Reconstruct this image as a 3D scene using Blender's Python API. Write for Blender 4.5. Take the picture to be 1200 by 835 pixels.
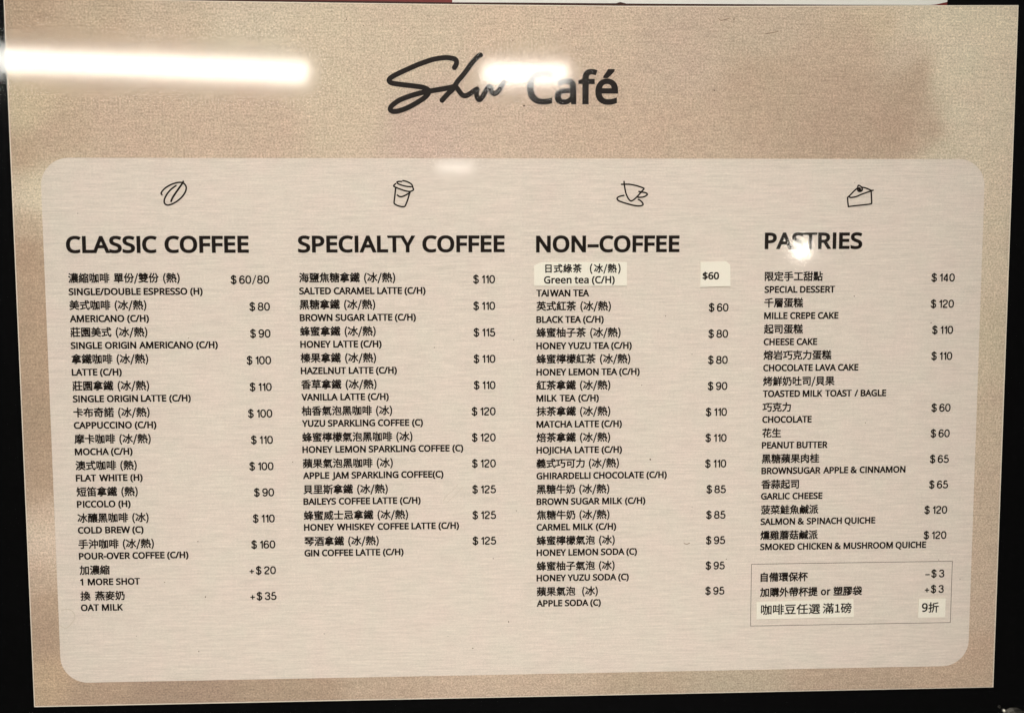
import bpy, bmesh, math, random, os
from mathutils import Matrix, Vector
random.seed(7)
for o in list(bpy.data.objects): bpy.data.objects.remove(o)
sc = bpy.context.scene
COL = sc.collection
MM = 0.001

# ------------------------------------------------------------------ camera
cam = bpy.data.cameras.new('camera'); cam.lens = 36.0; cam.sensor_width = 36.0
cam.clip_start = 0.01; cam.clip_end = 100
cam.dof.use_dof = True; cam.dof.focus_distance = 0.4365; cam.dof.aperture_fstop = 13.0
camo = bpy.data.objects.new('camera', cam); COL.objects.link(camo); sc.camera = camo
_r = [[0.99913586, 0.00309603, -0.04144811], [-0.00652618, 0.99653814, -0.08288032], [0.04104802, 0.0830792, 0.9956972]]
ax = lambda v: Vector((v[0], v[2], -v[1]))            # sheet axes (right, down, in) to world
rx, ry, rz = ax(_r[0]), -ax(_r[1]), -ax(_r[2])
camo.matrix_world = Matrix(((rx.x, ry.x, rz.x, -0.02222803), (rx.y, ry.y, rz.y, -0.43371021), (rx.z, ry.z, rz.z, 0.03710937), (0, 0, 0, 1)))

# ------------------------------------------------------------------ world and the unseen lights added for the sheet
w = bpy.data.worlds.new('World'); sc.world = w; w.use_nodes = True
w.node_tree.nodes['Background'].inputs[0].default_value = (1.0, 0.93, 0.88, 1)
w.node_tree.nodes['Background'].inputs[1].default_value = 0.015
L = bpy.data.lights.new('overhead_fill_light', 'AREA'); L.shape = 'RECTANGLE'; L.size = 1.6; L.size_y = 0.9  # added soft fill from above, kept out of the glass's mirror view
L.energy = 62; L.color = (1.0, 0.965, 0.925)
Lo = bpy.data.objects.new('overhead_fill_light', L); COL.objects.link(Lo)
Lo.location = (-0.3, -3.5, 2.2)
Lo.rotation_euler = (Vector((0, 0, 0)) - Lo.location).to_track_quat('-Z', 'Y').to_euler()
S = bpy.data.lights.new('vignette_spot', 'SPOT'); S.energy = 505; S.color = (1.0, 0.965, 0.925)  # added spot, its soft cone dims the sheet's sides like lens vignetting
S.spot_size = math.radians(12.5); S.spot_blend = 1.0; S.shadow_soft_size = 0.12
So = bpy.data.objects.new('vignette_spot', S); COL.objects.link(So); So.location = (-0.15, -3.4, 2.1)
So.rotation_euler = (Vector((-0.035, 0, -0.01)) - So.location).to_track_quat('-Z', 'Y').to_euler()
for nm, loc, en, sz in (('low_fill_light', (0.0, -0.8, -0.85), 4.5, 0.3),):  # added fill from below to lift the sheet's lower half, no lamp known there
    l2 = bpy.data.lights.new(nm, 'AREA'); l2.size = sz; l2.energy = en; l2.color = (1.0, 0.965, 0.925)
    o2 = bpy.data.objects.new(nm, l2); COL.objects.link(o2); o2.location = loc
    o2.rotation_euler = (Vector((0, 0, 0)) - o2.location).to_track_quat('-Z', 'Y').to_euler()
sc.view_settings.view_transform = 'Standard'; sc.view_settings.look = 'None'
sc.view_settings.exposure = 0; sc.view_settings.gamma = 1; sc.view_settings.use_curve_mapping = False
sc.cycles.sample_clamp_indirect = 1.5
sc.cycles.max_bounces = 6; sc.cycles.glossy_bounces = 4; sc.cycles.transparent_max_bounces = 8

# ---- measured artwork (mm on the sheet)
STROKES={
 'signature':[
  (2.08,[(-27.88,121.15),(-27.11,122.45),(-27.02,123.76),(-27.98,124.7),(-31.59,125.15),(-36.41,124.46),(-40.43,123.17),(-43.65,121.98),(-47.27,120.38),(-50.49,118.91),(-53.31,117.48),(-54.69,116.41),(-54.86,115.5),(-53.67,114.71),(-49.35,114.1),(-44.54,113.57),(-40.94,113.03),(-38.94,112.13),(-38.54,111.14),(-39.77,109.35),(-42.6,107.36),(-46.65,105.09),(-50.28,103.65),(-52.89,103.16),(-54.29,103.56),(-54.57,104.35),(-53.66,105.74),(-50.63,107.85),(-46.6,109.41),(-42.57,110.61),(-38.14,111.54),(-33.31,112.35),(-30.08,112.96),(-27.66,113.56)]),
  (2.08,[(-16.99,126.25),(-18.13,125.65),(-20.62,123.04),(-22.76,120.08),(-24.73,117.64),(-26.69,115.37),(-28.3,112.93),(-30.62,110.48),(-33.12,107.82)]),
  (2.08,[(-29.29,111.57),(-27.87,113.08),(-26.86,112.77),(-25.87,111.39),(-24.87,110.2),(-23.66,109.69),(-22.04,110.21),(-20.02,111.61),(-18.4,112.49),(-18.74,111.57),(-18.72,109.83),(-18.05,108.26),(-16.99,108.44),(-15.74,110.19),(-14.3,112.64),(-13.41,113.51),(-12.81,112.64),(-12.36,111.04),(-11.12,110.63),(-9.69,111.61),(-8.62,113.36),(-7.37,115.46)]),
 ],
 'coffee_bean_icon':[
  (0.67,[(-149.17,68.96),(-149.5,69.53),(-148.91,70.58),(-147.3,72.04),(-145.17,73.19),(-143.07,73.86),(-141.39,74.03),(-140.15,73.66),(-139.34,72.67),(-139.16,71.52),(-139.74,69.84),(-141.15,67.96),(-142.87,66.49),(-144.79,65.33),(-146.48,64.77),(-147.52,64.85),(-148.17,65.44),(-148.35,66.49),(-147.84,67.96),(-146.74,69.74),(-145.23,71.31),(-143.31,72.73)]),
  (0.78,[(-140.29,74.41),(-140.78,73.51),(-142.08,71.73),(-143.61,69.63),(-144.92,67.64),(-145.49,66.28)]),
 ],
 'paper_cup_icon':[
  (0.64,[(-50.25,74.45),(-51.42,74.45),(-52.16,74.18),(-51.75,73.54),(-50.16,72.91),(-48.25,72.43),(-46.34,72.22)]),
  (0.64,[(-49.71,74.81),(-48.23,74.45),(-46.75,73.76),(-46.01,73.12),(-45.66,72.17),(-45.39,71.01),(-46.25,70.48),(-47.21,70.31),(-49.12,70.69),(-51.24,71.43),(-53.04,72.17),(-53.57,72.59),(-53.24,73.12),(-52.75,73.54)]),
  (0.64,[(-52.77,71.75),(-52.96,70.06),(-53.24,67.73),(-53.48,65.61),(-52.92,64.94),(-51.54,64.3),(-49.84,64.0),(-48.99,64.24),(-48.44,65.3),(-47.67,67.31),(-46.9,69.95)]),
  (0.64,[(-52.08,68.83),(-51.28,68.26),(-50.22,68.2),(-48.93,68.68),(-47.76,69.32),(-46.79,69.85)]),
 ],
 'teacup_icon':[
  (0.64,[(43.11,74.5),(43.23,73.26),(43.5,71.56),(44.01,69.42),(44.78,67.71),(45.65,66.6),(46.3,66.39),(47.38,66.97),(48.89,68.36),(50.18,69.85),(51.15,70.92),(51.58,71.56),(50.82,71.98),(48.43,72.73),(45.82,73.26),(44.09,73.35),(42.03,73.3)]),
  (0.64,[(49.42,70.32),(50.62,70.06),(51.92,69.89),(52.9,69.42),(52.9,68.89),(51.93,68.25),(50.63,67.93),(49.11,67.89)]),
  (0.64,[(43.08,68.68),(41.52,68.36),(40.44,67.82),(40.23,67.29),(40.77,66.54),(42.62,65.79),(45.23,65.04),(47.62,64.46),(49.57,64.29),(50.87,64.51),(51.26,65.04),(50.76,65.9),(49.99,66.6),(49.23,66.97)]),
 ],
 'cake_slice_icon':[
  (0.64,[(138.81,67.82),(138.96,65.88),(139.25,63.94)]),
  (0.64,[(139.25,63.94),(141.98,64.29),(145.95,64.71),(148.72,65.06),(149.27,65.49),(149.15,67.62),(148.94,70.53)]),
  (0.64,[(138.81,67.82),(140.27,69.18),(141.82,70.82),(143.18,71.89)]),
  (0.64,[(144.56,72.18),(146.16,71.89),(147.76,71.31),(148.78,70.63),(146.81,69.85),(144.64,69.08),(142.48,68.17),(140.5,67.82),(139.7,67.92)]),
  (0.64,[(148.58,70.63),(149.77,70.82)]),
  (0.57,[(143.16,72.76),(143.55,72.95),(144.36,72.51),(144.97,71.7),(145.09,70.92),(144.41,70.38),(143.42,70.44),(143.04,71.11),(143.08,72.08),(143.16,72.76)]),
  (1.14,[(143.68,71.6),(144.1,70.92),(144.19,71.11)]),
 ],
 'ring_mark':[
  (0.35,[(-196.95,-106.43),(-195.14,-105.9),(-193.01,-106.31),(-191.64,-108.02),(-191.73,-110.26),(-193.24,-112.47),(-195.09,-113.93),(-196.87,-113.53),(-198.09,-112.76)]),
 ],
 'scratch':[
  (0.21,[(-34.23,-61.18),(-32.38,-58.6),(-29.81,-56.4),(-27.59,-53.83)]),
  (0.21,[(-32.78,-61.94),(-29.83,-59.38),(-26.88,-56.44),(-25.77,-54.97)]),
 ],
 'hair_mark':[
  (0.32,[(70.26,-81.07),(71.58,-81.35),(72.69,-80.92)]),
  (0.25,[(82.36,141.72),(83.45,141.03),(85.25,141.39),(87.04,141.93)]),
  (0.25,[(102.28,135.58),(105.16,136.12),(107.68,136.66)]),
 ],
}
SPECKS= [(-72.07,140.32,0.36),(-65.12,137.97,0.26),(-25.89,127.86,0.36),(-3.59,132.15,0.36),(16.46,137.29,0.36),(29.78,142.75,0.23),(0.96,105.71,0.63),(41.46,94.02,0.26),(19.65,144.4,0.23),(71.8,124.21,0.33),(80.96,112.33,0.36),(72.34,108.42,0.3),(112.08,96.35,0.33),(88.84,141.42,0.3),(-133.51,72.91,0.26),(-138.59,-77.24,0.3),(-153.13,-94.75,0.3),(-136.13,-101.48,0.33),(-139.58,-125.36,0.36),(-6.19,-114.64,0.33),(-21.83,-126.17,0.43),(55.2,-43.98,0.53),(88.92,-88.28,0.3),(142.74,25.87,0.3),(115.45,46.52,0.36),(141.72,74.08,0.23),(148.99,-28.88,0.26),(-3.6,8.01,0.23),(-2.71,-65.68,0.3),(-37.27,4.95,0.26),(-12.74,-86.54,0.26),(-97.82,-43.44,0.26),(-183.82,61.37,0.23),(-200.91,24.45,0.23),(73.63,-65.16,0.26),(-140.03,9.53,0.26),(51.26,-11.74,0.26),(61.29,17.84,0.26),(72.86,1.33,0.26),(176.66,14.33,0.3),(-32.53,-120.63,0.26),(-165.77,-118.21,0.23),(-85.85,-118.53,0.23),(25.79,-99.98,0.23),(183.39,-90.04,0.3),(193.26,-98.83,0.26)]
SATIN= [(-206.2,73.6,'CDB99C'),(-204.0,66.6,'D3BFA3'),(-205.1,58.6,'BEA68A'),(-205.8,82.2,'BBA184'),(-207.0,-56.5,'BBA085'),(-206.2,-71.1,'D5BEA3'),(-201.0,-82.3,'D3BCA2'),(-204.1,-87.8,'C7AD93'),(-202.9,-102.6,'B79C81'),(164.1,111.2,'B49B82'),(183.7,129.0,'CCBBA0'),(188.6,93.5,'CBB99E'),(133.3,93.4,'B79D84'),(143.4,128.8,'BEA68C'),(-201.6,140.5,'B69B7F'),(-191.7,133.7,'BAA185'),(-177.6,144.0,'BFA78B'),(-143.6,137.5,'C6AF94'),(-108.9,140.4,'CCB99E'),(-81.2,134.4,'CDB99D'),(-56.9,127.7,'CDB79C'),(-74.7,106.8,'CEB89C'),(-110.0,96.3,'C9AF95'),(-162.1,96.2,'C6AC92'),(-193.3,92.6,'BFA58A'),(-203.2,102.9,'C8B292'),(-205.6,85.7,'B9A083'),(-201.2,68.4,'D8C6A8'),(-200.3,73.6,'D0BEA0'),(-205.7,43.9,'B5997D'),(-207.1,8.5,'B69A7E'),(-205.1,-27.4,'B0957A'),(-204.3,-49.2,'B3987D'),(-203.2,-65.7,'CCB298'),(-203.6,-76.7,'D6BDA5'),(-204.3,-93.3,'C2A98F'),(-203.4,-115.7,'B1967C'),(-202.5,-138.2,'BFA384'),(-188.3,-144.2,'B2977D'),(-152.1,-143.0,'AA9078'),(-97.3,-142.2,'B2987E'),(-60.5,-143.0,'BFA68C'),(-19.7,-143.8,'C8AE94'),(13.9,-142.6,'C5AC92'),(51.5,-143.3,'BBA489'),(93.1,-144.2,'BAA68C'),(146.5,-141.4,'B69D84'),(204.3,-138.6,'BA9F85'),(203.2,-107.5,'BFA68D'),(201.8,-69.1,'C1A98F'),(202.3,-31.3,'C2AC91'),(204.8,6.0,'C4B094'),(205.3,42.9,'C8B499'),(205.8,79.2,'CAB69B'),(204.5,115.0,'CAB79C'),(201.7,139.7,'CDBB9F'),(176.0,139.6,'CDBCA0'),(161.4,139.5,'CAB79C'),(161.7,128.9,'C4AE95'),(154.1,139.4,'C3AD90'),(169.3,118.4,'B59C83'),(177.8,118.4,'CDBCA0'),(175.5,97.0,'B79E85'),(183.9,100.6,'CCBBA0'),(182.1,88.1,'C4B398'),(159.0,97.0,'B49A81'),(140.2,114.7,'B89E85'),(103.7,114.5,'BBA288'),(103.3,139.1,'BFA990'),(67.4,128.4,'C2AA92'),(67.8,93.2,'C4AA90'),(31.6,138.6,'C9B096'),(31.7,96.7,'C9AE94'),(-3.9,138.4,'CCB398'),(-4.1,96.6,'CCB299'),(-39.6,96.5,'CBB09A'),(-39.2,138.1,'CCB69B')]
POSTER_WHITE = [(-28.56,147.5),(3.88,147.6),(31.54,147.6),(39.37,147.62),(41.15,148.15),(43.65,147.55),(67.22,147.59),(103.15,147.68),(139.33,147.74),(172.09,147.91),(174.64,148.17),(179.36,149.19)]
PANEL_COL = (0.698, 0.608, 0.532)
STICK_COL = (0.83, 0.775, 0.67)
LG0, LGX, LGY, LGR = 1.05, -0.03, -0.03, -0.10
ESX, EB, ETR = (1.047, 1.03, 1.03, 1.016), 0.064, 1.0
ZADV, ZB, ZGAP = 4.24, 0.030, 1.7

# ------------------------------------------------------------------ materials
def mat(name):
    m = bpy.data.materials.new(name); m.use_nodes = True
    return m, m.node_tree, m.node_tree.nodes['Principled BSDF']
def N(nt, t, **k):
    n = nt.nodes.new(t)
    for a, v in k.items():
        if a.startswith('i_'): n.inputs[a[2:].replace('_', ' ')].default_value = v
        else: setattr(n, a, v)
    return n
def srgb(h):
    c = [int(h[i:i + 2], 16) / 255 for i in (0, 2, 4)]
    return tuple(x / 12.92 if x <= 0.04045 else ((x + 0.055) / 1.055) ** 2.4 for x in c)
def simple(name, col, rough=0.6, metal=0.0, spec=0.3):
    m, nt, b = mat(name)
    b.inputs['Base Color'].default_value = (*col, 1); b.inputs['Roughness'].default_value = rough
    b.inputs['Metallic'].default_value = metal; b.inputs['Specular IOR Level'].default_value = spec
    return m

def paper(name, base=None, grain=0.08, thread=0.05, hue=0.03):
    """printed linen paper: base colour x fine grain x horizontal threads x faint hue mottle"""
    m, nt, b = mat(name); Lk = nt.links.new
    tc = N(nt, 'ShaderNodeTexCoord')
    if base is None:
        src = N(nt, 'ShaderNodeVertexColor', layer_name='print').outputs['Color']
    else:
        r = N(nt, 'ShaderNodeRGB'); r.outputs[0].default_value = (*base, 1); src = r.outputs[0]
    def noise(scale, mp, detail=2, rough=0.6):
        mpn = N(nt, 'ShaderNodeMapping'); mpn.inputs['Scale'].default_value = mp
        Lk(tc.outputs['Object'], mpn.inputs[0])
        n = N(nt, 'ShaderNodeTexNoise'); n.inputs['Scale'].default_value = scale
        n.inputs['Detail'].default_value = detail; n.inputs['Roughness'].default_value = rough
        Lk(mpn.outputs[0], n.inputs['Vector']); return n
    def mul(sock, n, amt):
        mr = N(nt, 'ShaderNodeMapRange'); mr.inputs['From Min'].default_value = 0.2; mr.inputs['From Max'].default_value = 0.8
        mr.inputs['To Min'].default_value = 1 - amt; mr.inputs['To Max'].default_value = 1 + amt
        Lk(n.outputs['Fac'], mr.inputs['Value'])
        mm = N(nt, 'ShaderNodeVectorMath', operation='SCALE'); Lk(sock, mm.inputs[0]); Lk(mr.outputs[0], mm.inputs['Scale'])
        return mm.outputs[0], mr.outputs[0]
    s, g = mul(src, noise(1300, (1, 1, 1), 3, 0.7), grain)
    s, _ = mul(s, noise(300, (1, 1, 1), 2), grain * 0.18)
    s, t = mul(s, noise(1500, (0.07, 1, 1), 2), thread)
    s, _ = mul(s, noise(900, (1, 1, 0.07), 1), thread * 0.15)
    # horizontal weft lines that come and go
    s, _ = mul(s, noise(1100, (0.045, 1, 1), 1), thread * 0.6)
    h = noise(65, (1, 1, 1), 2)
    cr = N(nt, 'ShaderNodeMapRange'); cr.inputs['From Min'].default_value = .3; cr.inputs['From Max'].default_value = .7
    Lk(h.outputs['Fac'], cr.inputs['Value'])
    mx = N(nt, 'ShaderNodeMix', data_type='RGBA'); mx.inputs[6].default_value = (1 + hue, 1 - hue * .35, 1 - hue * .1, 1)
    mx.inputs[7].default_value = (1 - hue * .6, 1 + hue * .35, 1 - hue * .2, 1)
    Lk(cr.outputs[0], mx.inputs['Factor'])
    vm = N(nt, 'ShaderNodeVectorMath', operation='MULTIPLY'); Lk(s, vm.inputs[0]); Lk(mx.outputs[2], vm.inputs[1])
    Lk(vm.outputs[0], b.inputs['Base Color'])
    bp = N(nt, 'ShaderNodeBump'); bp.inputs['Strength'].default_value = 0.12; bp.inputs['Distance'].default_value = 0.0001
    Lk(t, bp.inputs['Height']); Lk(bp.outputs[0], b.inputs['Normal'])
    b.inputs['Roughness'].default_value = 0.75; b.inputs['Specular IOR Level'].default_value = 0.25
    return m

M_SATIN = paper('satin_print', None, 0.55, 0.11, 0.018)
M_PANEL = paper('linen_panel_print', PANEL_COL, 0.12, 0.105, 0.022)
M_STICK = paper('sticker_paper', STICK_COL, 0.02, 0.008, 0.012)
M_EDGE = simple('sheet_core', (0.86, 0.76, 0.63), 0.8)
M_INK = simple('black_ink', (0.010, 0.006, 0.004), 0.6, 0, 0.1)
M_LOGO = simple('logo_ink', (0.019, 0.014, 0.012), 0.6, 0, 0.1)
M_RULE = simple('grey_rule_ink', (0.11, 0.092, 0.076), 0.6)
M_MARK = simple('faint_mark', (0.60, 0.51, 0.42), 0.7)
M_HAIR = simple('hair_dust', (0.22, 0.15, 0.10), 0.8)
M_SPECK = simple('dust_speck', (0.10, 0.06, 0.04), 0.8)
M_WHITE = paper('poster_white', (0.74, 0.72, 0.68), 0.015, 0.01, 0.02)
M_RED = simple('poster_red', (0.16, 0.018, 0.014), 0.6)
M_MAROON = simple('poster_maroon_edge', (0.045, 0.014, 0.009), 0.7)
M_BLACK = simple('black_panel', (0.0006, 0.0006, 0.0007), 0.6, 0, 0.05)

def glass_material():
    m = bpy.data.materials.new('clear_glass'); m.use_nodes = True; nt = m.node_tree; nt.nodes.clear(); Lk = nt.links.new
    out = N(nt, 'ShaderNodeOutputMaterial'); tr = N(nt, 'ShaderNodeBsdfTransparent'); tr.inputs[0].default_value = (0.985, 0.99, 0.985, 1)
    gl = N(nt, 'ShaderNodeBsdfGlossy'); gl.inputs['Roughness'].default_value = 0.058     # a little grease on the glass
    fr = N(nt, 'ShaderNodeFresnel'); fr.inputs['IOR'].default_value = 1.5
    mx = N(nt, 'ShaderNodeMixShader'); Lk(fr.outputs[0], mx.inputs[0]); Lk(tr.outputs[0], mx.inputs[1]); Lk(gl.outputs[0], mx.inputs[2])
    Lk(mx.outputs[0], out.inputs['Surface']); return m
M_GLASS = glass_material()
def emit(name, col, s):
    m = bpy.data.materials.new(name); m.use_nodes = True; nt = m.node_tree; nt.nodes.clear()
    e = N(nt, 'ShaderNodeEmission'); e.inputs[0].default_value = (*col, 1); e.inputs[1].default_value = s
    o = N(nt, 'ShaderNodeOutputMaterial'); nt.links.new(e.outputs[0], o.inputs[0]); return m

# ------------------------------------------------------------------ helpers (sheet coordinates: x right, y up, mm; d = height above the sheet, mm)
def P(x, y, d=0.0): return (x * MM, -d * MM, y * MM)
def link(name, me, m, parent=None, **props):
    o = bpy.data.objects.new(name, me); COL.objects.link(o)
    if m is not None: me.materials.clear(); me.materials.append(m)
    if parent is not None: o.parent = parent
    for k, v in props.items(): o[k] = v
    return o
def empty(name, loc, **props):
    o = bpy.data.objects.new(name, None); COL.objects.link(o); o.location = loc; o.empty_display_size = 0.02
    for k, v in props.items(): o[k] = v
    return o
def prism(pts, d0, d1):
    """closed plate with outline pts (mm), from height d0 to d1 above the sheet"""
    me = bpy.data.meshes.new('plate'); n = len(pts)
    v = [P(x, y, d1) for x, y in pts] + [P(x, y, d0) for x, y in pts]
    f = [list(range(n)), list(range(2 * n - 1, n - 1, -1))] + [[(i + 1) % n, i, n + i, n + (i + 1) % n] for i in range(n)]
    me.from_pydata(v, [], f); bm = bmesh.new(); bm.from_mesh(me); bmesh.ops.recalc_face_normals(bm, faces=bm.faces); bm.to_mesh(me); bm.free()
    return me
def rounded(x0, y0, x1, y1, r, n=14):
    out = []
    for cx, cy, a0 in ((x1 - r, y1 - r, 0), (x0 + r, y1 - r, 90), (x0 + r, y0 + r, 180), (x1 - r, y0 + r, 270)):
        for i in range(n + 1):
            a = math.radians(a0 + 90 * i / n); out.append((cx + r * math.cos(a), cy + r * math.sin(a)))
    return out
def smooth(pts, k=6):
    out = []
    for i in range(len(pts) - 1):
        p0 = pts[max(i - 1, 0)]; p1 = pts[i]; p2 = pts[i + 1]; p3 = pts[min(i + 2, len(pts) - 1)]
        for j in range(k):
            t = j / k
            out.append(tuple(0.5 * ((2 * p1[a]) + (-p0[a] + p2[a]) * t + (2 * p0[a] - 5 * p1[a] + 4 * p2[a] - p3[a]) * t * t + (-p0[a] + 3 * p1[a] - 3 * p2[a] + p3[a]) * t ** 3) for a in (0, 1)))
    out.append(pts[-1]); return out
def strokes_mesh(strokes, d=0.06, caps=True):
    """ink lines with round ends; the height creeps up along the pen's path so that crossings never share a plane"""
    v, f = [], []; h = d
    for wd, pts, *straight in strokes:
        if len(pts) > 2 and not (straight and straight[0]): pts = smooth(pts, 6 if caps else 3)
        r = wd / 2; n = len(pts); base = len(v)
        for i, (x, y) in enumerate(pts):
            a = pts[max(i - 1, 0)]; b = pts[min(i + 1, n - 1)]
            tx, ty = b[0] - a[0], b[1] - a[1]; l = math.hypot(tx, ty) or 1; nx, ny = -ty / l * r, tx / l * r
            h += 0.0004
            v += [P(x + nx, y + ny, h), P(x - nx, y - ny, h)]
            if i: f.append([base + 2 * i - 2, base + 2 * i - 1, base + 2 * i + 1, base + 2 * i])
        for (x, y) in (pts[0], pts[-1]) if caps else ():
            h += 0.0004; b0 = len(v)
            v += [P(x + r * math.cos(q * math.pi / 8), y + r * math.sin(q * math.pi / 8), h) for q in range(16)]
            f.append(list(range(b0, b0 + 16)))
    me = bpy.data.meshes.new('ink'); me.from_pydata(v, [], f); return me

# ------------------------------------------------------------------ lettering
FD = bpy.utils.system_resource('DATAFILES', path='fonts')
def font(fn):
    try: return bpy.data.fonts.load(os.path.join(FD, fn))
    except Exception: return None
F_LAT, F_CJK, F_NUM = font('NotoSansHebrew-Regular.woff2'), font('Noto Sans CJK Regular.woff2'), font('Inter.woff2')
_texts = {}
def raw_text(body, fnt, grow=0.0, track=1.0):
    """flat letters; `grow` thickens the strokes by a rim round every outline (font units)"""
    c = bpy.data.curves.new('t', 'FONT'); c.body = body
    if fnt: c.font = fnt
    c.space_character = track; c.resolution_u = 3; c.fill_mode = 'FRONT'
    o = bpy.data.objects.new('t', c); COL.objects.link(o)
    dg = bpy.context.evaluated_depsgraph_get(); me = bpy.data.meshes.new_from_object(o.evaluated_get(dg))
    bpy.data.objects.remove(o); bpy.data.curves.remove(c)
    if grow <= 0: return me
    bm = bmesh.new(); bm.from_mesh(me); bmesh.ops.remove_doubles(bm, verts=bm.verts, dist=1e-5)
    rim = []
    nrm = {}
    for e in bm.edges:
        if len(e.link_faces) != 1: continue
        f = e.link_faces[0]; p, q = e.verts[0].co, e.verts[1].co
        dx, dy = q.x - p.x, q.y - p.y; l = math.hypot(dx, dy)
        if l < 1e-7: continue
        nx, ny = dy / l, -dx / l; ct = f.calc_center_median(); mx_, my_ = (p.x + q.x) / 2, (p.y + q.y) / 2
        if nx * (ct.x - mx_) + ny * (ct.y - my_) > 0: nx, ny = -nx, -ny
        for v in e.verts: nrm.setdefault(v, []).append((nx, ny))
        rim.append((e.verts[0], e.verts[1]))
    out = {}
    for v, ns in nrm.items():
        sx = sum(n[0] for n in ns); sy = sum(n[1] for n in ns); l = math.hypot(sx, sy)
        if l < 1e-6: sx, sy, l = ns[0][0], ns[0][1], 1
        sx, sy = sx / l, sy / l; k = min(1.6, 1 / max(0.3, sx * ns[0][0] + sy * ns[0][1]))
        out[v] = bm.verts.new((v.co.x + sx * grow * k, v.co.y + sy * grow * k, -1.0))
    low = {v: bm.verts.new((v.co.x, v.co.y, -1.0)) for v in out}
    for p, q in rim:
        if p in out and q in out:
            try: bm.faces.new((low[p], low[q], out[q], out[p]))
            except ValueError: pass
    bm.to_mesh(me); bm.free(); return me
def box(me):
    xs = [v.co.x for v in me.vertices]; ys = [v.co.y for v in me.vertices]
    return min(xs), max(xs), min(ys), max(ys)
_m = {}
def metric(key, body, fnt):
    if key not in _m:
        me = raw_text(body, fnt); _m[key] = box(me); bpy.data.meshes.remove(me)
    return _m[key]
def place(me, sx, sy, ox, oy, d=0.06, rot=0.0):
    c, s = math.cos(rot), math.sin(rot)
    for v in me.vertices:
        x, y = v.co.x * sx, v.co.y * sy
        v.co = P(ox + c * x - s * y, oy + s * x + c * y, d - (0.006 if v.co.z < -0.5 else 0))
    me.update(); return me
def letters(body, fo, grow):
    """one line; the capital I is a plain stem (the face's own has serifs)"""
    if 'I' not in body: return raw_text(body, fo, grow)
    W = lambda q: (lambda b: b[1] - b[0])(metric('w' + q + str(id(fo)), q, fo))
    H = metric('H' + str(id(fo)), 'H', fo)[3]; stem = W('l'); bear = W('HH') - 2 * W('H'); sp = W('H H') - 2 * W('H'); out = []; x = 0
    for wi, word in enumerate(body.split(' ')):
        if wi: x += sp * 0.86
        segs = word.split('I')
        for si, sg in enumerate(segs):
            if si:
                pv = segs[si - 1][-1:] ; nx_ = sg[:1]
                if pv: x += bear * (0.72 if pv in 'OCGDS' else 0.7 if pv in 'LRKE' else 0.32 if pv in 'TAVYFX' else 1)
                me = bpy.data.meshes.new('stem'); g = grow
                me.from_pydata([(x - g, -g, 0), (x + stem + g, -g, 0), (x + stem + g, H + g, 0), (x - g, H + g, 0)], [], [[0, 1, 2, 3]])
                out.append(me); x += stem
                if nx_: x += bear * (0.72 if nx_ in 'OCGQS' else 0.55 if nx_ in 'TAVYJX' else 1)
            if sg:
                me = raw_text(sg, fo, grow); g0 = box(me)[0] + grow
                for v in me.vertices: v.co.x += x - g0
                x += W(sg); out.append(me)
    return join(out)
def latin(body, x, y, cap, sx=1.0, bold=0.0, track=1.0, right=False, fnt='lat', width=None, d=0.06, rot=0.0):
    """capitals `cap` mm high on baseline y; bold = growth as a share of the cap height"""
    fo = {'lat': F_LAT, 'num': F_NUM}[fnt]; hb = metric(fnt + 'H', 'H', fo); H = hb[3]; k = cap / (H * (1 + 2 * bold))
    me = letters(body, fo, bold * H)
    for v in me.vertices: v.co.y += bold * H
    b = box(me); kx = k * sx if width is None else width / (b[1] - b[0])
    ox = x - b[1] * kx if right else x - b[0] * kx
    return place(me, kx, k, ox, y, d, rot)
def cjk(body, x, yc, adv, bold=0.0, d=0.06, rot=0.0, sx=1.0, track=1.0, gap=None):
    """Chinese line whose characters are `adv` mm apart, centred on height yc"""
    a5, a1 = metric('c5', '國國國國國', F_CJK), metric('c1', '國', F_CJK)
    A = (a5[1] - a1[1]) / 4; k = adv / A; mid = (a1[2] + a1[3]) / 2; out = []; cx = x
    for n, seg in enumerate(body.split(' ')):
        if n: cx += (gap or ZGAP) if seg else ZGAP * 0.7
        if not seg: continue
        q = sx * (1.05 if '(' in seg else 1.0)
        me = raw_text(seg, F_CJK, bold * A, track); b = box(me)
        out.append(place(me, k * q, k, cx - b[0] * k * q, yc - mid * k, d, rot)); cx += (b[1] - b[0]) * k * q
    return join(out)
def join(meshes):
    bm = bmesh.new()
    for me in meshes: bm.from_mesh(me); bpy.data.meshes.remove(me)
    me = bpy.data.meshes.new('lettering'); bm.to_mesh(me); bm.free(); return me

# ------------------------------------------------------------------ the wall behind everything
wall = link('black_wall', prism([(-1500, -1200), (1500, -1200), (1500, 1200), (-1500, 1200)], -30, -3), M_BLACK, kind='structure')

# ------------------------------------------------------------------ menu sheet
board = empty('menu_sheet', P(0, -148.5, 0), label='satin champagne coloured cafe menu sheet with four columns of dishes and prices', category='menu')
board_inv = Matrix.Translation(-board.location)
def part(name, me, m, parent=None, **props):
    par = parent or board
    o = link(name, me, m, par, **props)
    o.matrix_parent_inverse = board_inv if par is board else Matrix.Identity(4)
    return o

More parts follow.
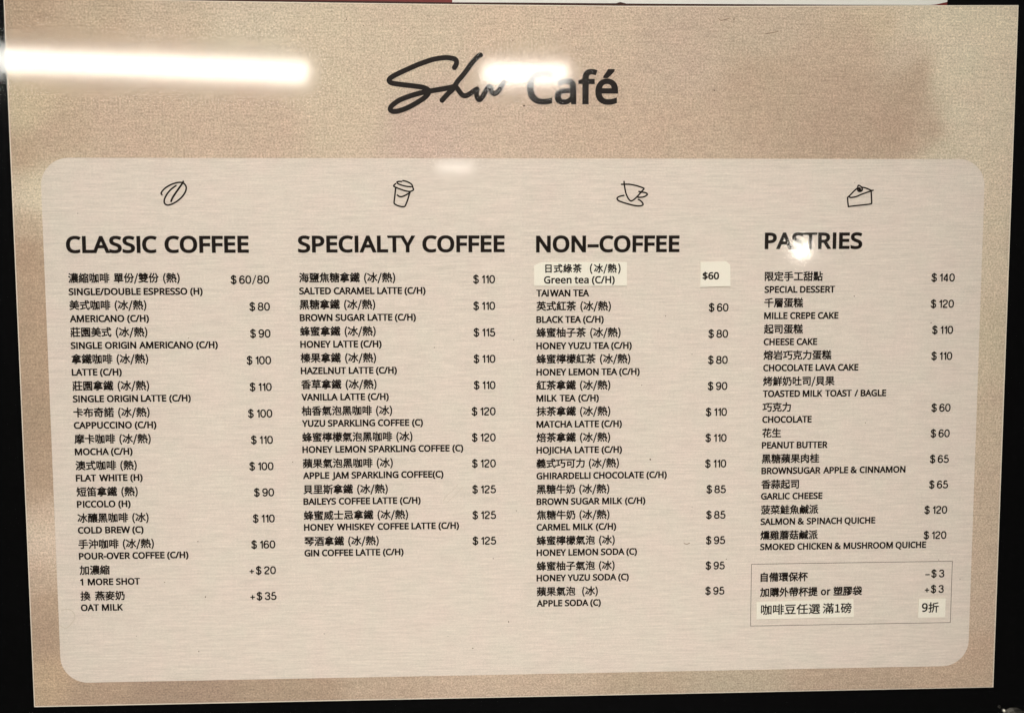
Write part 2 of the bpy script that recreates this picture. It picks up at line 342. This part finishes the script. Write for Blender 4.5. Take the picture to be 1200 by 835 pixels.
TOP = [(-210.15, 148.45), (-180, 148.0), (-146.7, 147.55), (-110, 147.25), (-74, 147.02), (-28.6, 146.78), (42.2, 146.62), (90, 146.9), (140, 147.45), (175.8, 147.82), (210.1, 148.15)]
def top_y(x):
    for (x0, y0), (x1, y1) in zip(TOP, TOP[1:]):
        if x <= x1: return y0 + (y1 - y0) * (x - x0) / (x1 - x0)
    return TOP[-1][1]
outline = [(210.1, -148.4)] + [(x, y) for x, y in reversed(TOP)] + [(-210.1, -148.6)]
part('sheet_core', prism(outline, -0.4, -0.06), M_EDGE, label='pale cut edge of the menu sheet')

def light_guess(x, y):     # relative light on the sheet, used only to turn the photograph's tones into print colours
    return LG0 * (1 + LGX * x / 210 + LGY * y / 148 + LGR * ((x / 210) ** 2 + 0.5 * (y / 148) ** 2))
ctrl = []
for x, y, c in SATIN:
    r = srgb(c); g = light_guess(x, y); r = (r[0] * 0.98, r[1] * 1.025, r[2] * 1.12); ctrl.append((x, y, [q / g for q in r]))
def satin(x, y):
    ws = 0; acc = [0, 0, 0]
    for cx, cy, c in ctrl:
        q = 1 / (((x - cx) ** 2 + (y - cy) ** 2) + 30) ** 2.3; ws += q
        for i in range(3): acc[i] += q * c[i]
    return [a / ws for a in acc]
nx, ny = 150, 106; x0, x1 = -209.75, 209.72
me = bpy.data.meshes.new('print'); vs = []; fs = []; cols = []
for j in range(ny + 1):
    for i in range(nx + 1):
        x = x0 + (x1 - x0) * i / nx; yb, yt = -148.15, top_y(x) - 0.3
        y = yb + (yt - yb) * j / ny
        vs.append(P(x, y, 0)); cols.append(satin(x, y) if (abs(x) > 185 or y > 70 or y < -128) else (0.5, 0.42, 0.33))
        if i and j: a = j * (nx + 1) + i; fs.append([a - nx - 2, a - nx - 1, a, a - 1])
me.from_pydata(vs, [], fs)
ca = me.color_attributes.new('print', 'FLOAT_COLOR', 'POINT')
for i, c in enumerate(cols): ca.data[i].color = (*c, 1)
part('satin_print', me, M_SATIN)
panel = part('list_panel', prism(rounded(-198.2, -138.2, 198.1, 84.0, 11.5), 0.005, 0.03), M_PANEL, label='paler linen panel with rounded corners that carries the dish lists')
def pp(name, me, m=M_INK, **props): return part(name, me, m, panel, **props)

# logo
part('signature_lettering', strokes_mesh(STROKES['signature']), M_LOGO, label='handwritten Shu signature')
part('logo_lettering', latin('Café', 2.2, 106.35, 13.6, bold=0.038, width=38.2), M_LOGO, label='bold Café lettering')

# icons
for nm in ('coffee_bean_icon', 'paper_cup_icon', 'teacup_icon', 'cake_slice_icon'):
    pp(nm, strokes_mesh(STROKES[nm]))

XS = (-189.0, -93.9, 5.75, 103.5)          # left edges of the columns
PR = (-105.9, -11.4, 88.35, 186.5)         # right edges of the prices
for body, x, y, wd in (('CLASSIC COFFEE', XS[0] - 0.1, 45.0, 75.0), ('SPECIALTY COFFEE', XS[1] + 0.1, 45.0, 86.5), ('NON–COFFEE', XS[2] + 0.2, 44.85, 61.0), ('PASTRIES', XS[3], 46.0, 42.2)):
    pp('heading', latin(body, x, y, 7.05, width=wd, bold=0.052), label='bold heading %s' % body.replace('–', '-'))
ROWS = [
 [('濃縮咖啡 單份/雙份 (熱)', 'SINGLE/DOUBLE ESPRESSO (H)', '$ 60/80'), ('美式咖啡 (冰/熱)', 'AMERICANO (C/H)', '$ 80'), ('莊園美式 (冰/熱)', 'SINGLE ORIGIN AMERICANO (C/H)', '$ 90'),
  ('拿鐵咖啡 (冰/熱)', 'LATTE (C/H)', '$ 100'), ('莊園拿鐵 (冰/熱)', 'SINGLE ORIGIN LATTE (C/H)', '$ 110'), ('卡布奇諾 (冰/熱)', 'CAPPUCCINO (C/H)', '$ 100'), ('摩卡咖啡 (冰/熱)', 'MOCHA (C/H)', '$ 110'),
  ('澳式咖啡 (熱)', 'FLAT WHITE (H)', '$ 100'), ('短笛拿鐵 (熱)', 'PICCOLO (H)', '$ 90'), ('冰釀黑咖啡 (冰)', 'COLD BREW (C)', '$ 110'), ('手沖咖啡 (冰/熱)', 'POUR-OVER COFFEE (C/H)', '$ 160'),
  ('加濃縮', '1 MORE SHOT', '+$ 20'), ('換 燕麥奶', 'OAT MILK', '+$ 35')],
 [('海鹽焦糖拿鐵 (冰/熱)', 'SALTED CARAMEL LATTE (C/H)', '$ 110'), ('黑糖拿鐵 (冰/熱)', 'BROWN SUGAR LATTE (C/H)', '$ 110'), ('蜂蜜拿鐵 (冰/熱)', 'HONEY LATTE (C/H)', '$ 115'),
  ('榛果拿鐵 (冰/熱)', 'HAZELNUT LATTE (C/H)', '$ 110'), ('香草拿鐵 (冰/熱)', 'VANILLA LATTE (C/H)', '$ 110'), ('柚香氣泡黑咖啡 (冰)', 'YUZU SPARKLING COFFEE (C)', '$ 120'), ('蜂蜜檸檬氣泡黑咖啡 (冰)', 'HONEY LEMON SPARKLING COFFEE (C)', '$ 120'),
  ('蘋果氣泡黑咖啡 (冰)', 'APPLE JAM SPARKLING COFFEE(C)', '$ 120'), ('貝里斯拿鐵 (冰/熱)', 'BAILEYS COFFEE LATTE (C/H)', '$ 125'), ('蜂蜜威士忌拿鐵 (冰/熱)', 'HONEY WHISKEY COFFEE LATTE (C/H)', '$ 125'), ('琴酒拿鐵 (冰/熱)', 'GIN COFFEE LATTE (C/H)', '$ 125')],
 [(None, 'TAIWAN TEA', None), ('英式紅茶 (冰/熱)', 'BLACK TEA (C/H)', '$ 60'), ('蜂蜜柚子茶 (冰/熱)', 'HONEY YUZU TEA (C/H)', '$ 80'), ('蜂蜜檸檬紅茶 (冰/熱)', 'HONEY LEMON TEA (C/H)', '$ 80'), ('紅茶拿鐵 (冰/熱)', 'MILK TEA (C/H)', '$ 90'),
  ('抹茶拿鐵 (冰/熱)', 'MATCHA LATTE (C/H)', '$ 110'), ('焙茶拿鐵 (冰/熱)', 'HOJICHA LATTE (C/H)', '$ 110'), ('義式巧可力 (冰/熱)', 'GHIRARDELLI CHOCOLATE (C/H)', '$ 110'), ('黑糖牛奶 (冰/熱)', 'BROWN SUGAR MILK (C/H)', '$ 85'),
  ('焦糖牛奶 (冰/熱)', 'CARMEL MILK (C/H)', '$ 85'), ('蜂蜜檸檬氣泡 (冰)', 'HONEY LEMON SODA (C)', '$ 95'), ('蜂蜜柚子氣泡 (冰)', 'HONEY YUZU SODA (C)', '$ 95'), ('蘋果氣泡  (冰)', 'APPLE SODA (C)', '$ 95')],
 [('限定手工甜點', 'SPECIAL DESSERT', '$ 140'), ('千層蛋糕', 'MILLE CREPE CAKE', '$ 120'), ('起司蛋糕', 'CHEESE CAKE', '$ 110'), ('熔岩巧克力蛋糕', 'CHOCOLATE LAVA CAKE', '$ 110'), ('烤鮮奶吐司/貝果', 'TOASTED MILK TOAST / BAGLE', None),
  ('巧克力', 'CHOCOLATE', '$ 60'), ('花生', 'PEANUT BUTTER', '$ 60'), ('黑糖蘋果肉桂', 'BROWNSUGAR APPLE & CINNAMON', '$ 65'), ('香蒜起司', 'GARLIC CHEESE', '$ 65'), ('菠菜鮭魚鹹派', 'SALMON & SPINACH QUICHE', '$ 120'),
  ('燻雞蘑菇鹹派', 'SMOKED CHICKEN & MUSHROOM QUICHE', '$ 120')]]
def _oval(cx, cy, rx_, ry_, n=20):
    out = []
    for i in range(n + 1):
        a = math.pi / 2 + 2 * math.pi * i / n; c, q = math.cos(a), math.sin(a)
        out.append((cx + rx_ * math.copysign(abs(c) ** 0.86, c), cy + ry_ * math.copysign(abs(q) ** 0.86, q)))
    return out
SIX = [(.51, .76), (.46, .87), (.35, .93), (.25, .93), (.12, .86), (.04, .70), (.01, .5), (.015, .3), (.08, .14), (.18, .075), (.28, .065), (.42, .10), (.52, .22), (.535, .34), (.49, .48), (.39, .57), (.28, .585), (.15, .55), (.05, .44), (.015, .36)]
# pen paths of the price figures, capital height 1; (width of the figure, [(straight?, points)])
FIG = {'0': (.545, [(1, _oval(.2725, .5, .272, .432))]),
 '1': (.265, [(0, [(0, .745), (.12, .76), (.20, .83), (.24, .96)]), (1, [(.262, .995), (.262, .005)])]),
 '2': (.545, [(0, [(.01, .69), (.03, .80), (.12, .90), (.27, .935), (.43, .90), (.52, .79), (.52, .69), (.46, .57), (.34, .46), (.18, .33), (.07, .21), (.02, .07)]), (1, [(.0, .068), (.55, .068)])]),
 '3': (.53, [(0, [(.01, .74), (.05, .86), (.15, .92), (.27, .935), (.40, .91), (.49, .82), (.49, .71), (.43, .60), (.32, .545), (.21, .54)]), (0, [(.21, .54), (.36, .53), (.48, .45), (.53, .33), (.52, .2), (.43, .1), (.28, .065), (.13, .09), (.03, .18), (.0, .30)])]),
 '4': (.56, [(1, [(.41, .0), (.41, .98)]), (1, [(.41, .96), (.01, .31)]), (1, [(-.01, .255), (.57, .255)])]),
 '5': (.535, [(1, [(.5, .93), (.10, .93)]), (1, [(.12, .94), (.06, .50)]), (0, [(.06, .49), (.15, .57), (.28, .60), (.42, .56), (.52, .45), (.535, .33), (.50, .18), (.40, .09), (.26, .065), (.12, .09), (.03, .17), (.0, .26)])]),
 '6': (.535, [(0, SIX)]), '9': (.535, [(0, [(.545 - x, 1 - y) for x, y in SIX])]),
 '8': (.545, [(1, _oval(.2725, .725, .225, .207)), (1, _oval(.2725, .30, .272, .232))]),
 '$': (.55, [(0, [(.53, .74), (.49, .87), (.37, .935), (.26, .94), (.12, .90), (.04, .80), (.05, .68), (.14, .59), (.28, .54), (.42, .49), (.53, .40), (.55, .27), (.49, .14), (.37, .07), (.27, .06), (.13, .09), (.03, .18), (.0, .29)]), (1, [(.275, 1.08), (.275, -.09)])]),
 '/': (.42, [(1, [(0, -.08), (.42, 1.04)])]), '+': (.56, [(1, [(0, .38), (.56, .38)]), (1, [(.28, .66), (.28, .10)])]), '-': (.56, [(1, [(0, .38), (.56, .38)])])}
def price(t, xr, y, cap=3.45, d=0.06):
    """figures drawn with an even pen, right edge at xr"""
    pen = 0.175; x = xr / cap - pen / 2; st = []; prev = None
    for ch in reversed(t):
        if ch == ' ': prev = ' '; continue
        if prev is not None:
            x -= {' ': .29 + pen if True else 0}.get(prev, .045 + pen)
            if prev in '$' or ch in '+-': x -= .06
        wd, paths = FIG[ch]; x -= wd
        for straight, pts in paths:
            st.append((pen * cap * (0.72 if ch == '/' else 0.85 if ch in '+-' else 1), [((x + px) * cap, y + py * cap) for px, py in pts], straight))
        prev = ch
    return strokes_mesh(st, d, caps=False)
def box2(me):
    xs = [v.co.x / MM for v in me.vertices]; return min(xs), max(xs)
for c, rows in enumerate(ROWS):
    for i, (zh, en, pr) in enumerate(rows):
        y = (27.6, 27.55, 26.25, 27.4)[c] - 11.2 * i
        if c == 3: y = 27.4 - 11.2 * i
        yz = (34.65, 34.5, 33.4, 34.4)[c] - 11.245 * i
        if zh: pp('dish_name_chinese', cjk(zh, XS[c] + 0.25, yz, ZADV, bold=ZB))
        pp('dish_name', latin(en, XS[c] + 0.25, y, 2.95, sx=ESX[c], bold=EB, track=ETR))
        if pr: pp('price', price(pr, PR[c], (32.1, 31.95, 30.85, 32.0)[c] - (11.275, 11.23, 11.24, 11.266)[c] * i))

# boxed notes
bx0, by0, bx1, by1, q = 100.0, -118.52, 189.66, -90.6, 0.24
for r in ((bx0, by1 - q, bx1, by1), (bx0, by0, bx1, by0 + q), (bx0, by0 + q, bx0 + q, by1 - q), (bx1 - q, by0 + q, bx1, by1 - q)):
    pp('rule_line', prism([(r[0], r[1]), (r[2], r[1]), (r[2], r[3]), (r[0], r[3])], 0.03, 0.045), M_RULE)
pp('note_lettering', cjk('自備環保杯', 104.2, -96.7, 4.30, bold=ZB + 0.004))
pp('note_lettering', cjk('加購外帶杯提 or 塑膠袋', 104.0, -103.45, 4.27, bold=ZB + 0.004, gap=1.3))
pp('price', price('-$ 3', 186.1, -97.9, 3.45)); pp('price', price('+$ 3', 186.1, -104.85, 3.45))

# small scuffs and dust
part('ring_mark', strokes_mesh(STROKES['ring_mark'], 0.05), M_MARK, label='faint round stain at the panel\'s lower left edge')
for q in STROKES['scratch']: part('scratch_mark', strokes_mesh([q], 0.05), M_MARK)
for q in STROKES['hair_mark']: part('hair_mark', strokes_mesh([q], 0.05), M_HAIR)
v, f = [], []
for x, y, r in SPECKS:
    b0 = len(v); n = 7; e = random.uniform(0.7, 1.5); a0 = random.random() * 6
    v += [P(x + r * .75 * random.uniform(.8, 1.1) * math.cos(a0 + k * 6.283 / n), y + r * .75 * e * math.sin(a0 + k * 6.283 / n), 0.05) for k in range(n)]
    f.append(list(range(b0, b0 + n)))
me = bpy.data.meshes.new('specks'); me.from_pydata(v, [], f)
part('dust_specks', me, M_SPECK, kind='stuff')

# pasted correction stickers
def sticker(pts, label, lets, name='sticker'):
    # mesh shape with a corner or two worn round
    s = part(name, prism(pts, 0.05, 0.42), M_STICK, label=label)
    part('sticker_lettering', join(lets), M_INK, s)
    return s
d = 0.45
sticker([(5.1, 30.75), (44.55, 30.65), (44.5, 40.75), (8.6, 40.75), (7.2, 40.4), (5.1, 39.3)], 'cream sticker with Green tea in Chinese and English over the first non-coffee dish',
        [cjk('日式綠茶', 9.8, 38.05, 3.85, bold=ZB, d=d, track=1.04), cjk('(', 28.7, 38.1, 4.1, bold=ZB, d=d), cjk('冰/熱', 30.4, 38.05, 3.95, bold=ZB, d=d, track=1.03), cjk(')', 40.7, 38.1, 4.1, bold=ZB, d=d),
         latin('Green tea (C/H)', 9.25, 31.75, 3.1, bold=0.045, width=30.1, d=d)])
sticker([(75.95, 30.0), (88.95, 30.35), (88.75, 39.4), (86.9, 41.0), (75.95, 40.7)], 'small cream price sticker beside the green tea line',
        [latin('$60', 76.9, 33.25, 3.1, bold=0.055, width=7.1, d=d)])
sticker([(102.6, -115.4), (146.0, -115.05), (145.6, -106.95), (116, -107.3), (102.6, -107.55)], 'cream sticker in the boxed notes with the coffee bean offer in Chinese',
        [cjk('咖啡豆任選', 104.5, -111.15, 4.95, bold=0.018, d=d, sx=1.08), cjk('滿1磅', 131.9, -111.0, 4.9, bold=0.018, d=d, sx=1.05)])
sticker([(174.7, -115.9), (186.95, -115.85), (186.9, -107.3), (174.8, -107.4)], 'small cream discount sticker at the right of the boxed notes',
        [latin('9', 176.3, -113.2, 3.9, bold=0.035, d=d), cjk('折', 179.2, -111.4, 4.9, bold=0.02, d=d)])

# ------------------------------------------------------------------ poster above the menu
pg = empty('poster', P(0, 147, -1), label='dark red and white poster cut off by the top edge of the picture', category='poster')
def ppo(name, me, m, **k):
    o = link(name, me, m, pg, **k); o.matrix_parent_inverse = Matrix.Translation(-pg.location); return o
up = lambda pts: [(x + (x + 22) * 0.0018, y + (y - 37) * 0.0018) for x, y in pts]
ppo('poster_sheet', prism(up([(-195, 140), (174.3, 140), (179.4, 147.6), (179.4, 330), (-195, 330)]), -1.2, -0.8), M_RED)
ppo('white_print', prism(up(POSTER_WHITE) + [(179.7, 330), (-26.5, 330)], -0.8, -0.72), M_WHITE)
ppo('maroon_border', prism(up([(-190, 141), (171.6, 141), (171.6, 147.85)] + [(x, y - 0.03) for x, y in reversed(POSTER_WHITE[:9])] + [(-60, 147.75), (-110, 148.0), (-150, 148.3), (-190, 148.5)]), -0.8, -0.75), M_MAROON)

# ------------------------------------------------------------------ glass in front of it all
glass = link('glass_pane', prism([(-1100, -900), (1100, -900), (1100, 900), (-1100, 900)], 1.5, 3.2), M_GLASS, label='clear glass pane in front of the menu that mirrors the ceiling lamps', category='glass')

# metal fixing in the bottom right corner
def lathe(profile, cx, cy, n=48):
    v, f = [], []
    for r, dd in profile:
        for k in range(n): v.append(P(cx + r * math.cos(k * 2 * math.pi / n), cy + r * math.sin(k * 2 * math.pi / n), dd))
    for j in range(len(profile) - 1):
        for k in range(n): f.append([j * n + k, j * n + (k + 1) % n, (j + 1) * n + (k + 1) % n, (j + 1) * n + k])
    f.append(list(range((len(profile) - 1) * n, len(profile) * n)))
    me = bpy.data.meshes.new('turned'); me.from_pydata(v, [], f)
    bm = bmesh.new(); bm.from_mesh(me); bmesh.ops.recalc_face_normals(bm, faces=bm.faces)
    for q in bm.faces: q.smooth = True
    bm.to_mesh(me); bm.free(); return me
kx, ky = 221.6, -165.0
fx = empty('metal_fixing', P(kx, ky, 4.5), label='polished round metal fixing in the bottom right corner on black', category='fixing')
M_CHROME = simple('polished_metal', (1.0, 0.94, 0.80), 0.45, 0.75)
M_BRASS = simple('dull_brass', (0.22, 0.12, 0.05), 0.35, 1.0)
def pf(name, me, m):
    o = link(name, me, m, fx); o.matrix_parent_inverse = Matrix.Translation(-fx.location); return o
pf('ring', lathe([(5.7, 3.4), (5.7, 6.0)] + [(4.4 + 1.3 * math.cos(q * math.pi / 12), 6.0 + 1.3 * math.sin(q * math.pi / 12)) for q in range(1, 12)] + [(3.1, 5.6)], kx, ky), M_CHROME)
pf('cap', lathe([(3.05, 4.6), (2.8, 5.2), (2.0, 5.6), (0.8, 5.8)], kx, ky), M_BRASS)
pf('screw_head', lathe([(0.62, 3.3), (0.6, 3.8), (0.35, 4.1), (0.1, 4.15)], 213.4, -157.6, 20), M_CHROME)

# ------------------------------------------------------------------ the lamps of the room that the glass mirrors
def batten(name, a, b, hgt, dep, strength, col, label, group=None):
    """linear ceiling lamp from a to b (metres), housing above, glowing diffuser below"""
    A, B = Vector(a), Vector(b); mid = (A + B) / 2; ln = (B - A).length; ang = math.atan2(B.y - A.y, B.x - A.x)
    t = empty(name, mid, label=label, category='ceiling lamp')
    if group: t['group'] = group
    def bxm(sx, sy, sz, oz, bev):
        bm = bmesh.new(); bmesh.ops.create_cube(bm, size=1)
        for q in bm.verts: q.co = Vector((q.co.x * sx, q.co.y * sy, q.co.z * sz + oz))
        bmesh.ops.bevel(bm, geom=bm.edges[:], offset=bev, segments=3, affect='EDGES')
        me = bpy.data.meshes.new('lamp'); bm.to_mesh(me); bm.free(); return me
    M_E = emit(name + '_glow', col, strength)
    link('diffuser', bxm(ln, dep, hgt, 0, min(hgt, dep) * .12), M_E, t)
    link('housing', bxm(ln * 1.01, dep * .6, .025, hgt / 2 + .0135, .004), M_HOUSE, t)
    t.rotation_euler = (0, 0, ang)
    return t
M_HOUSE = simple('lamp_housing', (0.7, 0.7, 0.68), 0.5)
batten('linear_lamp', (-1.56, -2.400, .610), (-.484, -2.61, .610), .052, .07, 18, (1.0, .96, .90), 'long glowing ceiling tube mirrored at the upper left of the glass')
batten('linear_lamp', (.02, -2.60, .607), (.268, -2.60, .607), .050, .07, 18, (1.0, .96, .90), 'short glowing ceiling tube mirrored over the logo')
batten('linear_lamp', (-.172, -4.5, .528), (.000, -4.5, .528), .020, .05, 10, (1.0, .96, .90), 'small far ceiling tube mirrored above the paper cup icon')
sp = empty('spot_lamp', (1.097, -3.0, .106), label='round bright lamp mirrored over the pastries heading', category='lamp')
me = bpy.data.meshes.new('face')
me.from_pydata([(0.027 * math.cos(k * math.pi / 16), 0, 0.027 * math.sin(k * math.pi / 16)) for k in range(32)], [], [list(range(31, -1, -1))])
link('glowing_face', me, emit('spot_glow', (1.0, .93, .82), 36), sp)
bm = bmesh.new(); bmesh.ops.create_cone(bm, segments=24, radius1=0.033, radius2=0.024, depth=0.06, cap_ends=True)
me = bpy.data.meshes.new('socket'); bm.to_mesh(me); bm.free()
so = link('socket', me, M_HOUSE, sp); so.location = (0, -0.032, 0); so.rotation_euler = (math.radians(90), 0, 0)
